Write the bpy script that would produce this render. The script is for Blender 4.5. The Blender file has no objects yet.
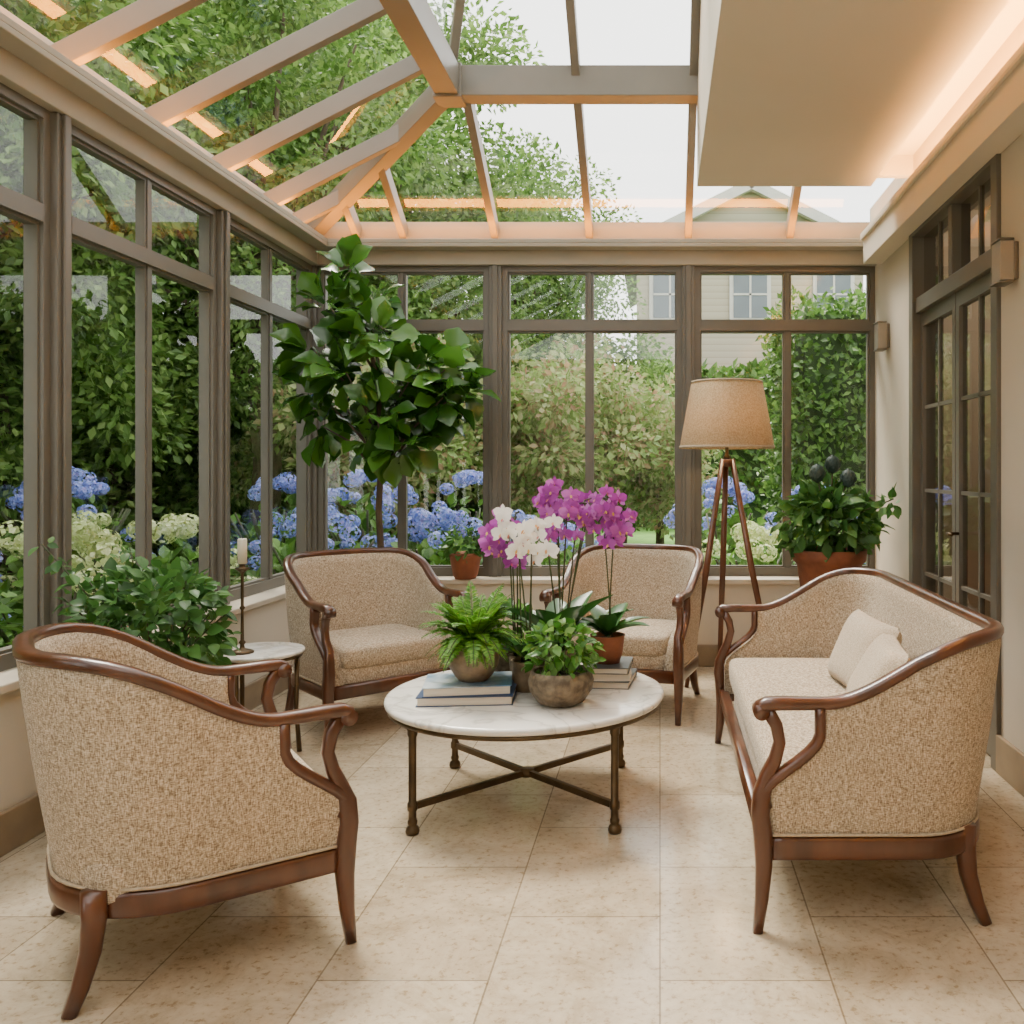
import bpy, math, random
import numpy as np
from mathutils import Vector, Matrix
rng=np.random.default_rng(7); random.seed(7)
COL=bpy.context.scene.collection
pi=math.pi

# ------------------------------------------------------------ materials
def base_mat(name):
    m=bpy.data.materials.new(name); m.use_nodes=True
    nt=m.node_tree; b=nt.nodes['Principled BSDF']
    return m,nt,b
def N(nt,t,**k):
    n=nt.nodes.new(t)
    for a,v in k.items(): setattr(n,a,v)
    return n
def ramp(nt,fac,stops):
    r=N(nt,'ShaderNodeValToRGB'); e=r.color_ramp.elements
    while len(e)<len(stops): e.new(0.5)
    for i,(p,c) in enumerate(stops):
        e[i].position=p; e[i].color=(c[0],c[1],c[2],1)
    nt.links.new(fac,r.inputs[0]); return r.outputs[0]
def pmat(name,c1,c2=None,scale=8,rough=.5,metal=0,bump=0,bscale=None,coat=0,detail=4,stretch=None):
    m,nt,b=base_mat(name)
    b.inputs['Roughness'].default_value=rough; b.inputs['Metallic'].default_value=metal
    b.inputs['Coat Weight'].default_value=coat
    b.inputs['Coat Roughness'].default_value=.15
    if c2 is None: c2=tuple(x*.88 for x in c1)
    tc=N(nt,'ShaderNodeTexCoord'); mp=N(nt,'ShaderNodeMapping')
    nt.links.new(tc.outputs['Object'],mp.inputs[0])
    if stretch: mp.inputs['Scale'].default_value=stretch
    no=N(nt,'ShaderNodeTexNoise'); no.inputs['Scale'].default_value=scale; no.inputs['Detail'].default_value=detail
    nt.links.new(mp.outputs[0],no.inputs['Vector'])
    nt.links.new(ramp(nt,no.outputs[0],[(.35,c1),(.65,c2)]),b.inputs['Base Color'])
    if bump:
        n2=N(nt,'ShaderNodeTexNoise'); n2.inputs['Scale'].default_value=bscale or scale*4
        nt.links.new(mp.outputs[0],n2.inputs['Vector'])
        bp=N(nt,'ShaderNodeBump'); bp.inputs['Strength'].default_value=bump; bp.inputs['Distance'].default_value=.01
        nt.links.new(n2.outputs[0],bp.inputs['Height']); nt.links.new(bp.outputs[0],b.inputs['Normal'])
    return m
def leafmat(name,cols,rough=.45,trans=.3,spec=.4,tcol=None):
    m,nt,b=base_mat(name)
    g=N(nt,'ShaderNodeNewGeometry')
    n=len(cols); c=ramp(nt,g.outputs['Random Per Island'],[(i/max(1,n-1),cols[i]) for i in range(n)])
    nt.links.new(c,b.inputs['Base Color']); b.inputs['Roughness'].default_value=rough
    b.inputs['Specular IOR Level'].default_value=spec
    t=N(nt,'ShaderNodeBsdfTranslucent'); mx=N(nt,'ShaderNodeMixShader'); mx.inputs[0].default_value=trans
    hs=N(nt,'ShaderNodeHueSaturation'); hs.inputs['Value'].default_value=1.5; hs.inputs['Saturation'].default_value=1.0
    nt.links.new(c,hs.inputs['Color']); nt.links.new(hs.outputs[0],t.inputs[0])
    o=nt.nodes['Material Output']
    nt.links.new(b.outputs[0],mx.inputs[1]); nt.links.new(t.outputs[0],mx.inputs[2]); nt.links.new(mx.outputs[0],o.inputs[0])
    return m
def emat(name,c,s):
    m,nt,b=base_mat(name); b.inputs['Base Color'].default_value=(*c,1)
    b.inputs['Emission Color'].default_value=(*c,1); b.inputs['Emission Strength'].default_value=s
    return m
def glassmat(name,tint=(.97,.985,.98),k=.7,f0=.045):
    m=bpy.data.materials.new(name); m.use_nodes=True; nt=m.node_tree; nt.nodes.clear()
    o=N(nt,'ShaderNodeOutputMaterial'); t=N(nt,'ShaderNodeBsdfTransparent'); g=N(nt,'ShaderNodeBsdfGlossy')
    t.inputs[0].default_value=(*tint,1); g.inputs['Roughness'].default_value=0.0
    lw=N(nt,'ShaderNodeLayerWeight'); lw.inputs[0].default_value=.5
    p=N(nt,'ShaderNodeMath',operation='POWER'); p.inputs[1].default_value=4.5
    a=N(nt,'ShaderNodeMath',operation='MULTIPLY_ADD'); a.inputs[1].default_value=k; a.inputs[2].default_value=f0
    nt.links.new(lw.outputs['Facing'],p.inputs[0]); nt.links.new(p.outputs[0],a.inputs[0])
    mx=N(nt,'ShaderNodeMixShader'); nt.links.new(a.outputs[0],mx.inputs[0])
    nt.links.new(t.outputs[0],mx.inputs[1]); nt.links.new(g.outputs[0],mx.inputs[2]); nt.links.new(mx.outputs[0],o.inputs[0])
    return m
def fabricmat(name,c1,c2,c3,sc=95):
    m,nt,b=base_mat(name); b.inputs['Roughness'].default_value=.9
    b.inputs['Sheen Weight'].default_value=.12
    tc=N(nt,'ShaderNodeTexCoord')
    def mapn(s):
        mp=N(nt,'ShaderNodeMapping'); mp.inputs['Scale'].default_value=s
        nt.links.new(tc.outputs['Object'],mp.inputs[0]); return mp
    mpa=mapn((.8,.8,3.4)); mpb=mapn((3.0,3.0,.7))
    na=N(nt,'ShaderNodeTexNoise'); na.inputs['Scale'].default_value=sc; na.inputs['Detail'].default_value=2; nt.links.new(mpa.outputs[0],na.inputs[0])
    nb=N(nt,'ShaderNodeTexNoise'); nb.inputs['Scale'].default_value=sc*.9; nb.inputs['Detail'].default_value=2; nt.links.new(mpb.outputs[0],nb.inputs[0])
    mx=N(nt,'ShaderNodeMath',operation='ADD'); nt.links.new(na.outputs[0],mx.inputs[0]); nt.links.new(nb.outputs[0],mx.inputs[1])
    h=N(nt,'ShaderNodeMath',operation='MULTIPLY'); nt.links.new(mx.outputs[0],h.inputs[0]); h.inputs[1].default_value=.5
    nt.links.new(ramp(nt,h.outputs[0],[(.38,c1),(.5,c2),(.62,c3)]),b.inputs['Base Color'])
    bp=N(nt,'ShaderNodeBump'); bp.inputs['Strength'].default_value=.6; bp.inputs['Distance'].default_value=.005
    nt.links.new(h.outputs[0],bp.inputs['Height']); nt.links.new(bp.outputs[0],b.inputs['Normal'])
    return m

M_frame=pmat('window_frame_paint',(.13,.117,.094),(.117,.105,.084),4,.42)
M_roofm=pmat('roof_frame_paint',(.195,.18,.15),(.175,.162,.134),3,.4)
M_eave=pmat('eave_paint',(.37,.33,.26),(.34,.305,.24),3,.5)
M_wall=pmat('wall_plaster',(.60,.53,.43),(.57,.50,.40),2,.75,bump=.05,bscale=60)
M_ceil=pmat('ceiling_paint',(.66,.59,.48),(.64,.57,.46),2,.7)
M_sill=pmat('sill_stone',(.56,.49,.39),(.50,.43,.34),6,.4)
M_base=pmat('baseboard_stone',(.27,.20,.125),(.21,.155,.10),7,.35)
M_glass=glassmat('window_glass'); M_rglass=glassmat('roof_glass',(.97,.985,.98),.5,.07)
M_dglass=glassmat('door_glass',(.7,.69,.66),.8,.13)
M_led=emat('led_warm',(1.0,.33,.025),48)
M_cove=emat('led_cove',(1.0,.48,.12),120)
M_fab=fabricmat('tweed_fabric',(.175,.122,.075),(.40,.312,.215),(.64,.54,.41),120)
M_fab2=fabricmat('pillow_fabric',(.34,.26,.175),(.48,.385,.28),(.62,.525,.405),150)
M_pipe=pmat('piping',(.46,.37,.26),(.37,.29,.20),80,.8)
M_wood=pmat('mahogany',(.115,.036,.0135),(.055,.0165,.0065),9,.28,coat=.4,stretch=(1,1,.3))
M_twood=pmat('tripod_wood',(.15,.048,.018),(.08,.025,.010),9,.35,coat=.3,stretch=(1,1,.2))
M_bronze=pmat('bronze',(.13,.088,.048),(.085,.058,.032),12,.4,metal=.8)
M_terra=pmat('terracotta',(.27,.085,.035),(.18,.055,.025),9,.7,bump=.2)
M_stone=pmat('stoneware',(.30,.215,.135),(.17,.115,.07),20,.6,bump=.2)
M_stone2=pmat('mossy_stone',(.20,.155,.10),(.075,.056,.035),30,.75,bump=.6,bscale=60)
M_soil=pmat('soil',(.05,.03,.018),(.02,.013,.008),40,.95,bump=.6)
M_bark=pmat('bark',(.10,.07,.045),(.05,.033,.02),20,.9,bump=.5,stretch=(1,1,.3))
M_candle=pmat('candle_wax',(.80,.73,.58),None,4,.5)
M_paper=pmat('book_pages',(.70,.63,.52),(.6,.54,.44),120,.8,stretch=(.1,.1,8))
M_blue=pmat('book_cover_blue',(.02,.045,.11),(.03,.06,.14),6,.35)
M_slate=pmat('book_cover_slate',(.09,.10,.105),(.06,.07,.075),6,.4)
M_cover=pmat('book_cover_art',(.50,.55,.58),(.06,.15,.27),9,.3,detail=8)
M_sconce=pmat('sconce_metal',(.20,.17,.13),None,5,.4,metal=.6)
M_sconceg=pmat('sconce_face',(.34,.30,.245),None,5,.5)
m,nt,b=base_mat('linen_shade'); b.inputs['Roughness'].default_value=.9
tc=N(nt,'ShaderNodeTexCoord'); no=N(nt,'ShaderNodeTexNoise'); no.inputs['Scale'].default_value=120; nt.links.new(tc.outputs['Object'],no.inputs[0])
c=ramp(nt,no.outputs[0],[(.35,(.42,.31,.18)),(.65,(.60,.47,.30))]); nt.links.new(c,b.inputs['Base Color'])
t=N(nt,'ShaderNodeBsdfTranslucent'); nt.links.new(c,t.inputs[0]); mx=N(nt,'ShaderNodeMixShader'); mx.inputs[0].default_value=.45
nt.links.new(b.outputs[0],mx.inputs[1]); nt.links.new(t.outputs[0],mx.inputs[2]); nt.links.new(mx.outputs[0],nt.nodes['Material Output'].inputs[0])
M_shade=m
m,nt,b=base_mat('marble'); b.inputs['Roughness'].default_value=.12
tc=N(nt,'ShaderNodeTexCoord'); no=N(nt,'ShaderNodeTexNoise'); no.inputs['Scale'].default_value=4.0; no.inputs['Detail'].default_value=9; no.inputs['Distortion'].default_value=1.3
nt.links.new(tc.outputs['Object'],no.inputs[0])
nt.links.new(ramp(nt,no.outputs[0],[(.3,(.74,.71,.66)),(.45,(.69,.66,.61)),(.495,(.50,.475,.435)),(.54,(.69,.66,.61)),(.8,(.76,.73,.68))]),b.inputs['Base Color'])
M_marble=m
m,nt,b=base_mat('limestone_tiles')
tc=N(nt,'ShaderNodeTexCoord'); sp=N(nt,'ShaderNodeSeparateXYZ'); cb=N(nt,'ShaderNodeCombineXYZ')
nt.links.new(tc.outputs['Object'],sp.inputs[0]); nt.links.new(sp.outputs[1],cb.inputs[0]); nt.links.new(sp.outputs[0],cb.inputs[1])
br=N(nt,'ShaderNodeTexBrick'); br.offset=.5; br.inputs['Scale'].default_value=1
br.inputs['Brick Width'].default_value=.68; br.inputs['Row Height'].default_value=.454; br.inputs['Mortar Size'].default_value=.003
br.inputs['Mortar Smooth'].default_value=.3
br.inputs['Color1'].default_value=(.515,.44,.33,1); br.inputs['Color2'].default_value=(.40,.33,.235,1); br.inputs['Mortar'].default_value=(.24,.19,.13,1)
nt.links.new(cb.outputs[0],br.inputs['Vector'])
n1=N(nt,'ShaderNodeTexNoise'); n1.inputs['Scale'].default_value=3.2; n1.inputs['Detail'].default_value=12; n1.inputs['Roughness'].default_value=.75; n1.inputs['Distortion'].default_value=1.2; nt.links.new(tc.outputs['Object'],n1.inputs[0])
n2=N(nt,'ShaderNodeTexNoise'); n2.inputs['Scale'].default_value=42; n2.inputs['Detail'].default_value=8; n2.inputs['Roughness'].default_value=.68; nt.links.new(tc.outputs['Object'],n2.inputs[0])
r1=ramp(nt,n1.outputs[0],[(.3,(.68,.63,.55)),(.5,(1.0,.98,.95)),(.7,(1.18,1.17,1.15))])
r2=ramp(nt,n2.outputs[0],[(.36,(.60,.52,.42)),(.46,(.97,.96,.95)),(.8,(1.08,1.08,1.07))])
x1=N(nt,'ShaderNodeMix',data_type='RGBA',blend_type='MULTIPLY'); x1.inputs[0].default_value=1
nt.links.new(br.outputs[0],x1.inputs[6]); nt.links.new(r1,x1.inputs[7])
x2=N(nt,'ShaderNodeMix',data_type='RGBA',blend_type='MULTIPLY'); x2.inputs[0].default_value=.85
nt.links.new(x1.outputs[2],x2.inputs[6]); nt.links.new(r2,x2.inputs[7]); nt.links.new(x2.outputs[2],b.inputs['Base Color'])
rr=N(nt,'ShaderNodeMapRange'); rr.inputs['To Min'].default_value=.05; rr.inputs['To Max'].default_value=.28; nt.links.new(n1.outputs[0],rr.inputs[0]); nt.links.new(rr.outputs[0],b.inputs['Roughness'])
bp=N(nt,'ShaderNodeBump'); bp.inputs['Strength'].default_value=.2; bp.inputs['Distance'].default_value=.002; bp.invert=True
nt.links.new(br.outputs['Fac'],bp.inputs['Height']); nt.links.new(bp.outputs[0],b.inputs['Normal'])
M_floor=m
m,nt,b=base_mat('house_siding'); b.inputs['Roughness'].default_value=.7
tc=N(nt,'ShaderNodeTexCoord'); wv=N(nt,'ShaderNodeTexWave'); wv.bands_direction='Z'; wv.wave_profile='SAW'; wv.inputs['Scale'].default_value=1.6
nt.links.new(tc.outputs['Object'],wv.inputs[0]); nt.links.new(ramp(nt,wv.outputs[0],[(0,(.27,.235,.17)),(.12,(.39,.345,.26)),(1,(.45,.40,.31))]),b.inputs['Base Color'])
M_siding=m
M_roofing=pmat('roof_shingles',(.16,.15,.14),(.1,.09,.085),10,.8)
M_hwin=pmat('house_window_glass',(.12,.15,.17),None,3,.15)
M_white=pmat('white_trim',(.55,.53,.49),None,3,.5)
M_grass=pmat('grass',(.14,.30,.05),(.09,.22,.035),3,.9,bump=.5,bscale=80)
M_mulch=pmat('mulch',(.05,.06,.02),(.03,.025,.012),10,.95,bump=.6)
L_tree=leafmat('tree_leaves',[(.045,.095,.016),(.08,.165,.03),(.135,.24,.05),(.21,.31,.085)],.5,.38)
L_tree2=leafmat('tree_leaves_light',[(.12,.21,.045),(.22,.31,.09),(.36,.40,.19),(.30,.17,.10)],.55,.38)
L_hedge=leafmat('hedge_leaves',[(.04,.095,.016),(.07,.155,.028),(.13,.235,.05)],.45,.35)
L_hyd=leafmat('hydrangea_leaves',[(.05,.13,.02),(.09,.21,.03),(.16,.31,.055)],.45,.3)
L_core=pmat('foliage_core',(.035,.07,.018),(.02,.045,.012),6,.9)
F_blue=leafmat('hydrangea_blue',[(.12,.18,.50),(.20,.28,.66),(.36,.43,.76),(.34,.29,.64)],.6,.25)
F_white=leafmat('hydrangea_white',[(.38,.47,.18),(.52,.59,.28),(.66,.69,.44)],.6,.25)
L_fig=leafmat('fig_leaves',[(.020,.072,.008),(.04,.125,.013),(.08,.20,.025)],.26,.18,.6)
L_fern=leafmat('fern_leaves',[(.06,.18,.015),(.11,.28,.025),(.17,.34,.04)],.5,.3)
L_bush=leafmat('bush_leaves',[(.03,.095,.02),(.055,.155,.03),(.10,.225,.05)],.4,.25)
L_poth=leafmat('pothos_leaves',[(.03,.12,.012),(.08,.22,.03),(.20,.34,.09)],.35,.25)
L_orch=leafmat('orchid_leaves',[(.018,.07,.012),(.035,.115,.02)],.3,.1)
F_purple=leafmat('orchid_purple',[(.30,.035,.29),(.40,.075,.40),(.52,.17,.52)],.5,.3)
F_wht=leafmat('orchid_white',[(.78,.75,.70),(.86,.84,.80)],.5,.3)
F_lip=leafmat('orchid_lip',[(.36,.01,.17),(.6,.35,.05)],.5,.2)
M_stem=pmat('stem',(.05,.04,.02),(.04,.07,.015),12,.6)
M_pod=leafmat('pod_scales',[(.025,.045,.04),(.04,.07,.06),(.06,.09,.085)],.5,.05)

# ------------------------------------------------------------ mesh builder
class MB:
    def __init__(s): s.v=[];s.f=[];s.m=[];s.s=[]
    def add(s,V,F,mat=0,sm=False):
        o=len(s.v); s.v.extend([tuple(map(float,p)) for p in V])
        s.f.extend([tuple(i+o for i in q) for q in F]); s.m.extend([mat]*len(F)); s.s.extend([sm]*len(F)); return s
    def box(s,a,b,mat=0):
        x0,y0,z0=a;x1,y1,z1=b
        V=[(x0,y0,z0),(x1,y0,z0),(x1,y1,z0),(x0,y1,z0),(x0,y0,z1),(x1,y0,z1),(x1,y1,z1),(x0,y1,z1)]
        return s.add(V,[(3,2,1,0),(4,5,6,7),(0,1,5,4),(1,2,6,5),(2,3,7,6),(3,0,4,7)],mat)
    def beam(s,p,q,w,h,mat=0,up=(0,0,1)):
        p=Vector(p);q=Vector(q);t=(q-p).normalized();sd=t.cross(Vector(up)).normalized();u=sd.cross(t)
        V=[]
        for c in (p,q):
            for a,bb in ((-1,-1),(1,-1),(1,1),(-1,1)): V.append(c+sd*(a*w/2)+u*(bb*h/2))
        return s.add(V,[(0,1,2,3),(7,6,5,4),(0,4,5,1),(1,5,6,2),(2,6,7,3),(3,7,4,0)],mat)
    def tube(s,path,r,mat=0,seg=10,sx=1,sz=1,up=(0,0,1),p=1.0,cap=True):
        P=[Vector(a) for a in path]; n=len(P); up=Vector(up); V=[];F=[]
        rs=r if isinstance(r,(list,tuple)) else [r]*n
        for i in range(n):
            t=(P[min(i+1,n-1)]-P[max(i-1,0)]).normalized()
            sd=t.cross(up)
            if sd.length<1e-3: sd=t.cross(Vector((0,1,0)))
            sd.normalize(); u=sd.cross(t)
            for k in range(seg):
                a=2*pi*k/seg+pi/seg; c=math.cos(a); d=math.sin(a)
                c=math.copysign(abs(c)**p,c); d=math.copysign(abs(d)**p,d)
                V.append(P[i]+sd*(c*rs[i]*sx)+u*(d*rs[i]*sz))
        for i in range(n-1):
            for k in range(seg):
                a=i*seg+k;b=i*seg+(k+1)%seg; F.append((a,b,b+seg,a+seg))
        if cap: F.append(tuple(range(seg))[::-1]); F.append(tuple(range((n-1)*seg,n*seg)))
        return s.add(V,F,mat,True)
    def lathe(s,prof,c=(0,0,0),mat=0,seg=32,sm=True):
        V=[];F=[];n=len(prof)
        for r,z in prof:
            for k in range(seg):
                a=2*pi*k/seg; V.append((c[0]+r*math.cos(a),c[1]+r*math.sin(a),c[2]+z))
        for i in range(n-1):
            for k in range(seg):
                a=i*seg+k;b=i*seg+(k+1)%seg; F.append((a,b,b+seg,a+seg))
        return s.add(V,F,mat,sm)
    def inst(s,T,P,R,S,mat=0,sm=False):
        tv,tf=T; tv=np.array(tv,float); P=np.asarray(P,float); S=np.asarray(S,float)
        n=len(P); V=np.einsum('nij,kj->nki',R,tv)*S[:,None,None]+P[:,None,:]
        o=len(s.v); s.v.extend(V.reshape(-1,3).tolist()); k=len(tv)
        for i in range(n):
            b=o+i*k
            for q in tf: s.f.append(tuple(b+j for j in q))
        c=n*len(tf); s.m.extend([mat]*c); s.s.extend([sm]*c); return s
    def obj(s,name,mats,parent=None,loc=(0,0,0),rotz=0,bevel=0,autosm=None):
        me=bpy.data.meshes.new(name); me.from_pydata(s.v,[],s.f)
        for mt in mats: me.materials.append(mt)
        me.polygons.foreach_set('material_index',s.m); me.polygons.foreach_set('use_smooth',s.s); me.update()
        o=bpy.data.objects.new(name,me); COL.objects.link(o); o.location=loc; o.rotation_euler=(0,0,rotz)
        if parent: o.parent=parent
        if bevel:
            md=o.modifiers.new('bevel','BEVEL'); md.width=bevel; md.segments=2; md.limit_method='ANGLE'; md.angle_limit=math.radians(40)
        return o
def empty(name,loc=(0,0,0),rotz=0):
    e=bpy.data.objects.new(name,None); COL.objects.link(e); e.location=loc; e.rotation_euler=(0,0,rotz); e.empty_display_size=.2; return e
def frames(D,Nn):
    D=np.asarray(D,float); D/=np.linalg.norm(D,axis=1,keepdims=True)+1e-9
    X=np.cross(D,Nn); X/=np.linalg.norm(X,axis=1,keepdims=True)+1e-9
    Z=np.cross(X,D); return np.stack([X,D,Z],axis=2)
def rdir(n):
    d=rng.normal(size=(n,3)); return d/np.linalg.norm(d,axis=1,keepdims=True)
LQ=([(0,0,0),(.3,.45,.07),(0,1,0),(-.3,.45,.07)],[(0,1,2,3)])
LR=([(0,0,0),(.42,.4,.08),(0,1,0),(-.42,.4,.08)],[(0,1,2),(0,2,3)])
def broad(prof,curl=.15,fold=.12,wid=1.0,wave=0):
    V=[];F=[];n=len(prof)
    for i,w in enumerate(prof):
        t=i/(n-1); z=-curl*t*t; wv=wave*math.sin(i*2.3)
        V+= [(-w*wid,t,z+fold*w+wv),(0,t,z),(w*wid,t,z+fold*w-wv)]
    for i in range(n-1):
        a=3*i; F+=[(a,a+1,a+4,a+3),(a+1,a+2,a+5,a+4)]
    return V,F
T_fig=broad([.02,.16,.21,.24,.33,.40,.36,.20,.02],.28,.35,1.0,.02)
T_leaf=broad([.02,.22,.32,.30,.18,.01],.2,.3)
T_long=broad([.05,.13,.17,.18,.17,.12,.02],.35,.5)
T_pet=broad([.08,.36,.46,.36,.05],.12,.1)
T_sep=broad([.08,.2,.26,.2,.03],.15,.1)

# ------------------------------------------------------------ room shell
XL,XR,YB,YF=-2.49,1.52,6.4,-1.0
SILL,TR,HD,EV=.60,2.37,2.79,2.95
mb=MB(); mb.box((XL-.15,YF-.15,-.12),(XR+.15,YB+.15,0)); mb.obj('floor',[M_floor])
mb=MB(); mb.box((XL-.12,YF,0),(XL+.17,YB+.12,SILL-.035)); mb.obj('wall_left',[M_wall])
mb=MB(); mb.box((XL+.17,YB-.2,0),(XR,YB+.12,SILL-.035)); mb.obj('wall_back',[M_wall])
mb=MB(); mb.box((XL-.12,YF-.12,0),(XR+.12,YF,3.05)); mb.box((.225,YF-.12,3.05),(XR+.12,YF,4.4)); mb.obj('wall_front',[M_wall])
DY0,DY1,DH=4.08,5.36,2.75
mb=MB(); mb.box((XR,YF,0),(XR+.14,DY0,3.24)); mb.box((XR,DY1,0),(XR+.14,YB+.12,3.24)); mb.box((XR,DY0,DH),(XR+.14,DY1,3.24)); mb.obj('wall_right',[M_wall])
mb=MB(); mb.box((XL-.14,YF,SILL-.035),(XL+.20,YB+.14,SILL)); mb.box((XL+.20,YB-.23,SILL-.035),(XR,YB+.14,SILL)); mb.obj('trim_1',[M_sill],bevel=.006)
mb=MB(); mb.box((XL+.17,YF,0),(XL+.195,YB-.2,.15)); mb.obj('baseboard_left',[M_base],bevel=.005)
mb=MB(); mb.box((XL+.195,YB-.225,0),(XR-.02,YB-.2,.15)); mb.obj('baseboard_back',[M_base],bevel=.005)
mb=MB(); mb.box((XR-.022,YF,0),(XR,DY0-.06,.17)); mb.box((XR-.022,DY1+.06,0),(XR,YB-.2,.17)); mb.obj('baseboard_right',[M_base],bevel=.005)

def window(name,axis,c,a,b,mid):
    mb=MB()
    def bx(u0,u1,z0,z1,d,mat=0,off=0):
        if axis=='x': mb.box((u0,c-d/2+off,z0),(u1,c+d/2+off,z1),mat)
        else: mb.box((c-d/2-off,u0,z0),(c+d/2-off,u1,z1),mat)
    fw=.038
    bx(a,a+fw,SILL,HD,.08); bx(b-fw,b,SILL,HD,.08); bx(a+fw,b-fw,SILL,SILL+.06,.08); bx(a+fw,b-fw,HD-.04,HD,.08)
    bx(a+fw,b-fw,TR-.035,TR+.035,.09)
    bx(mid-.018,mid+.018,SILL+.06,TR-.035,.06); bx(mid-.015,mid+.015,TR+.035,HD-.04,.055)
    for (u0,u1) in ((a+fw,mid-.018),(mid+.018,b-fw)):
        for z0,z1 in ((SILL+.06,TR-.035),(TR+.035,HD-.04)):
            e=.012
            bx(u0,u0+e,z0,z1,.045); bx(u1-e,u1,z0,z1,.045); bx(u0+e,u1-e,z0,z0+e,.045); bx(u0+e,u1-e,z1-e,z1,.045)
    P=[(a+fw,c,SILL+.06),(b-fw,c,SILL+.06),(b-fw,c,HD-.04),(a+fw,c,HD-.04)]
    if axis=='y': P=[(c,p[0],p[2]) for p in P]
    mb.add(P,[(0,1,2,3)],1)
    mb.obj(name,[M_frame,M_glass])
PX=[XL,-1.16,.2,XR]; MX=[-1.83,-.5,.9]
for i in range(3): window('window_%d'%(i+1),'x',YB,PX[i]+(.07 if i==0 else .045),PX[i+1]-(.045 if i<2 else 0.0),MX[i])
PY=[YB,5.02,3.66,2.30,.94,-.42,YF]
for i in range(6):
    a,b=PY[i+1]+(.045 if i<5 else 0),PY[i]-(.07 if i==0 else .045)
    window('window_%d'%(i+4),'y',XL,a,b,(a+b)/2)
mb=MB()
for x in PX[1:3]: mb.box((x-.045,YB-.07,SILL),(x+.045,YB+.06,HD)); mb.box((x-.02,YB-.085,SILL),(x+.02,YB-.07,HD))
for y in PY[1:6]: mb.box((XL-.06,y-.045,SILL),(XL+.07,y+.045,HD)); mb.box((XL+.07,y-.02,SILL),(XL+.085,y+.02,HD))
mb.box((XL-.07,YB-.07,SILL),(XL+.07,YB+.07,HD)); mb.obj('trim_2',[M_frame],bevel=.004)
mb=MB()
mb.box((XL-.09,YB-.09,HD),(XR,YB+.09,EV)); mb.box((XL-.09,YF,HD),(XL+.09,YB-.09,EV))
mb.box((XL+.09,YB-.20,2.89),(XR,YB-.09,2.915)); mb.box((XL+.09,YF,2.89),(XL+.20,YB-.20,2.915))
mb.box((XL+.09,YB-.20,2.915),(XR,YB-.19,2.945)); mb.box((XL+.19,YF,2.915),(XL+.20,YB-.20,2.945))
mb.box((XL-.09,YB+.02,EV),(XR,YB+.09,3.12)); mb.box((XL-.09,YF,EV),(XL-.02,YB+.02,3.12))
mb.obj('trim_3',[M_eave],bevel=.004)
mb=MB(); mb.box((XR-.13,YF,2.76),(XR,YB-.24,2.93)); mb.box((XR-.15,YF,2.93),(XR-.14,YB-.24,2.965)); mb.box((XR-.15,YF,2.92),(XR-.13,YB-.24,2.93)); mb.obj('trim_4',[M_ceil],bevel=.004)
mb=MB(); mb.box((XL+.10,YF+.1,2.915),(XL+.155,YB-.3,2.925)); mb.box((XL+.2,YB-.165,2.915),(XR-.2,YB-.11,2.925)); mb.box((XR-.125,YF+.1,2.93),(XR-.065,5.35,2.942),1); mb.obj('led_strip_light',[M_led,M_cove])
mb=MB(); mb.box((.225,YF,3.07),(1.28,5.46,3.12)); mb.box((.225,YF,3.12),(.30,5.46,4.4)); mb.box((.30,5.40,3.12),(XR+.14,5.46,4.4)); mb.box((.30,YF,3.24),(XR+.14,5.40,3.30))
mb.obj('ceiling',[M_ceil])

AX,AY,AZ=-1.26,5.4,3.69
TX,TY,TZ=-.92,4.5,4.36
E0=3.06
roof=empty('conservatory_roof')
mb=MB()
def zl(x): return E0+(AZ-E0)*(x-XL)/(AX-XL)
def zb(y): return E0+(AZ-E0)*(YB-y)/(YB-AY)
nl=Vector((-(AZ-E0),0,AX-XL)).normalized()
for y in [5.67,5.02,4.36,3.70,3.04,2.38,1.72,1.06,.4,-.26,-.92]:
    xe=AX if y<AY else XL+(AX-XL)*(YB-y)/(YB-AY)
    mb.beam((XL,y,zl(XL)-.03),(xe,y,zl(xe)-.03),.05,.10,up=nl)
mb.beam((XL,6.1,zl(XL)-.03),(XL+(AX-XL)*.3,6.1,zl(XL+(AX-XL)*.3)-.03),.045,.09,up=nl)
nb_=Vector((0,AZ-E0,YB-AY)).normalized()
for x in [-2.15,-1.82,-1.17,-.5,.2,.92]:
    ye=AY if x>AX else YB-(YB-AY)*(x-XL)/(AX-XL)
    mb.beam((x,YB,zb(YB)-.03),(x,ye,zb(ye)-.03),.05,.10,up=nb_)
mb.beam((XL,YB,E0-.02),(AX,AY,AZ-.03),.10,.13)
mb.beam((AX,AY+.06,AZ-.03),(AX,YF,AZ-.03),.14,.18)
mb.beam((AX-.05,AY,AZ-.03),(XR,AY,AZ-.03),.14,.18)
mb.box((AX-.085,AY-.085,AZ-.135),(AX+.085,AY+.085,AZ+.07))
for x in (-.5,.2): mb.beam((x,AY,AZ),(x,TY,TZ),.05,.09)
mb.beam((AX,AY,AZ),(TX,TY,TZ),.05,.07)
mb.beam((TX,TY,TZ),(.25,TY,TZ),.1,.1); mb.beam((TX,TY,TZ),(TX,YF,TZ),.1,.1)
for y in (3.7,3.04,2.38,1.72,1.06,.4,-.26): mb.beam((AX,y,AZ),(TX,y,TZ),.05,.07,up=(0,1,0)); mb.beam((TX,y,TZ),(.25,y,TZ),.05,.07)
mb.obj('roof_frame',[M_roofm],parent=roof,bevel=.004)
mb=MB()
mb.add([(XL,YF,E0+.02),(AX,YF,AZ+.02),(AX,AY,AZ+.02),(XL,YB,E0+.02)],[(0,1,2,3)])
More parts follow.
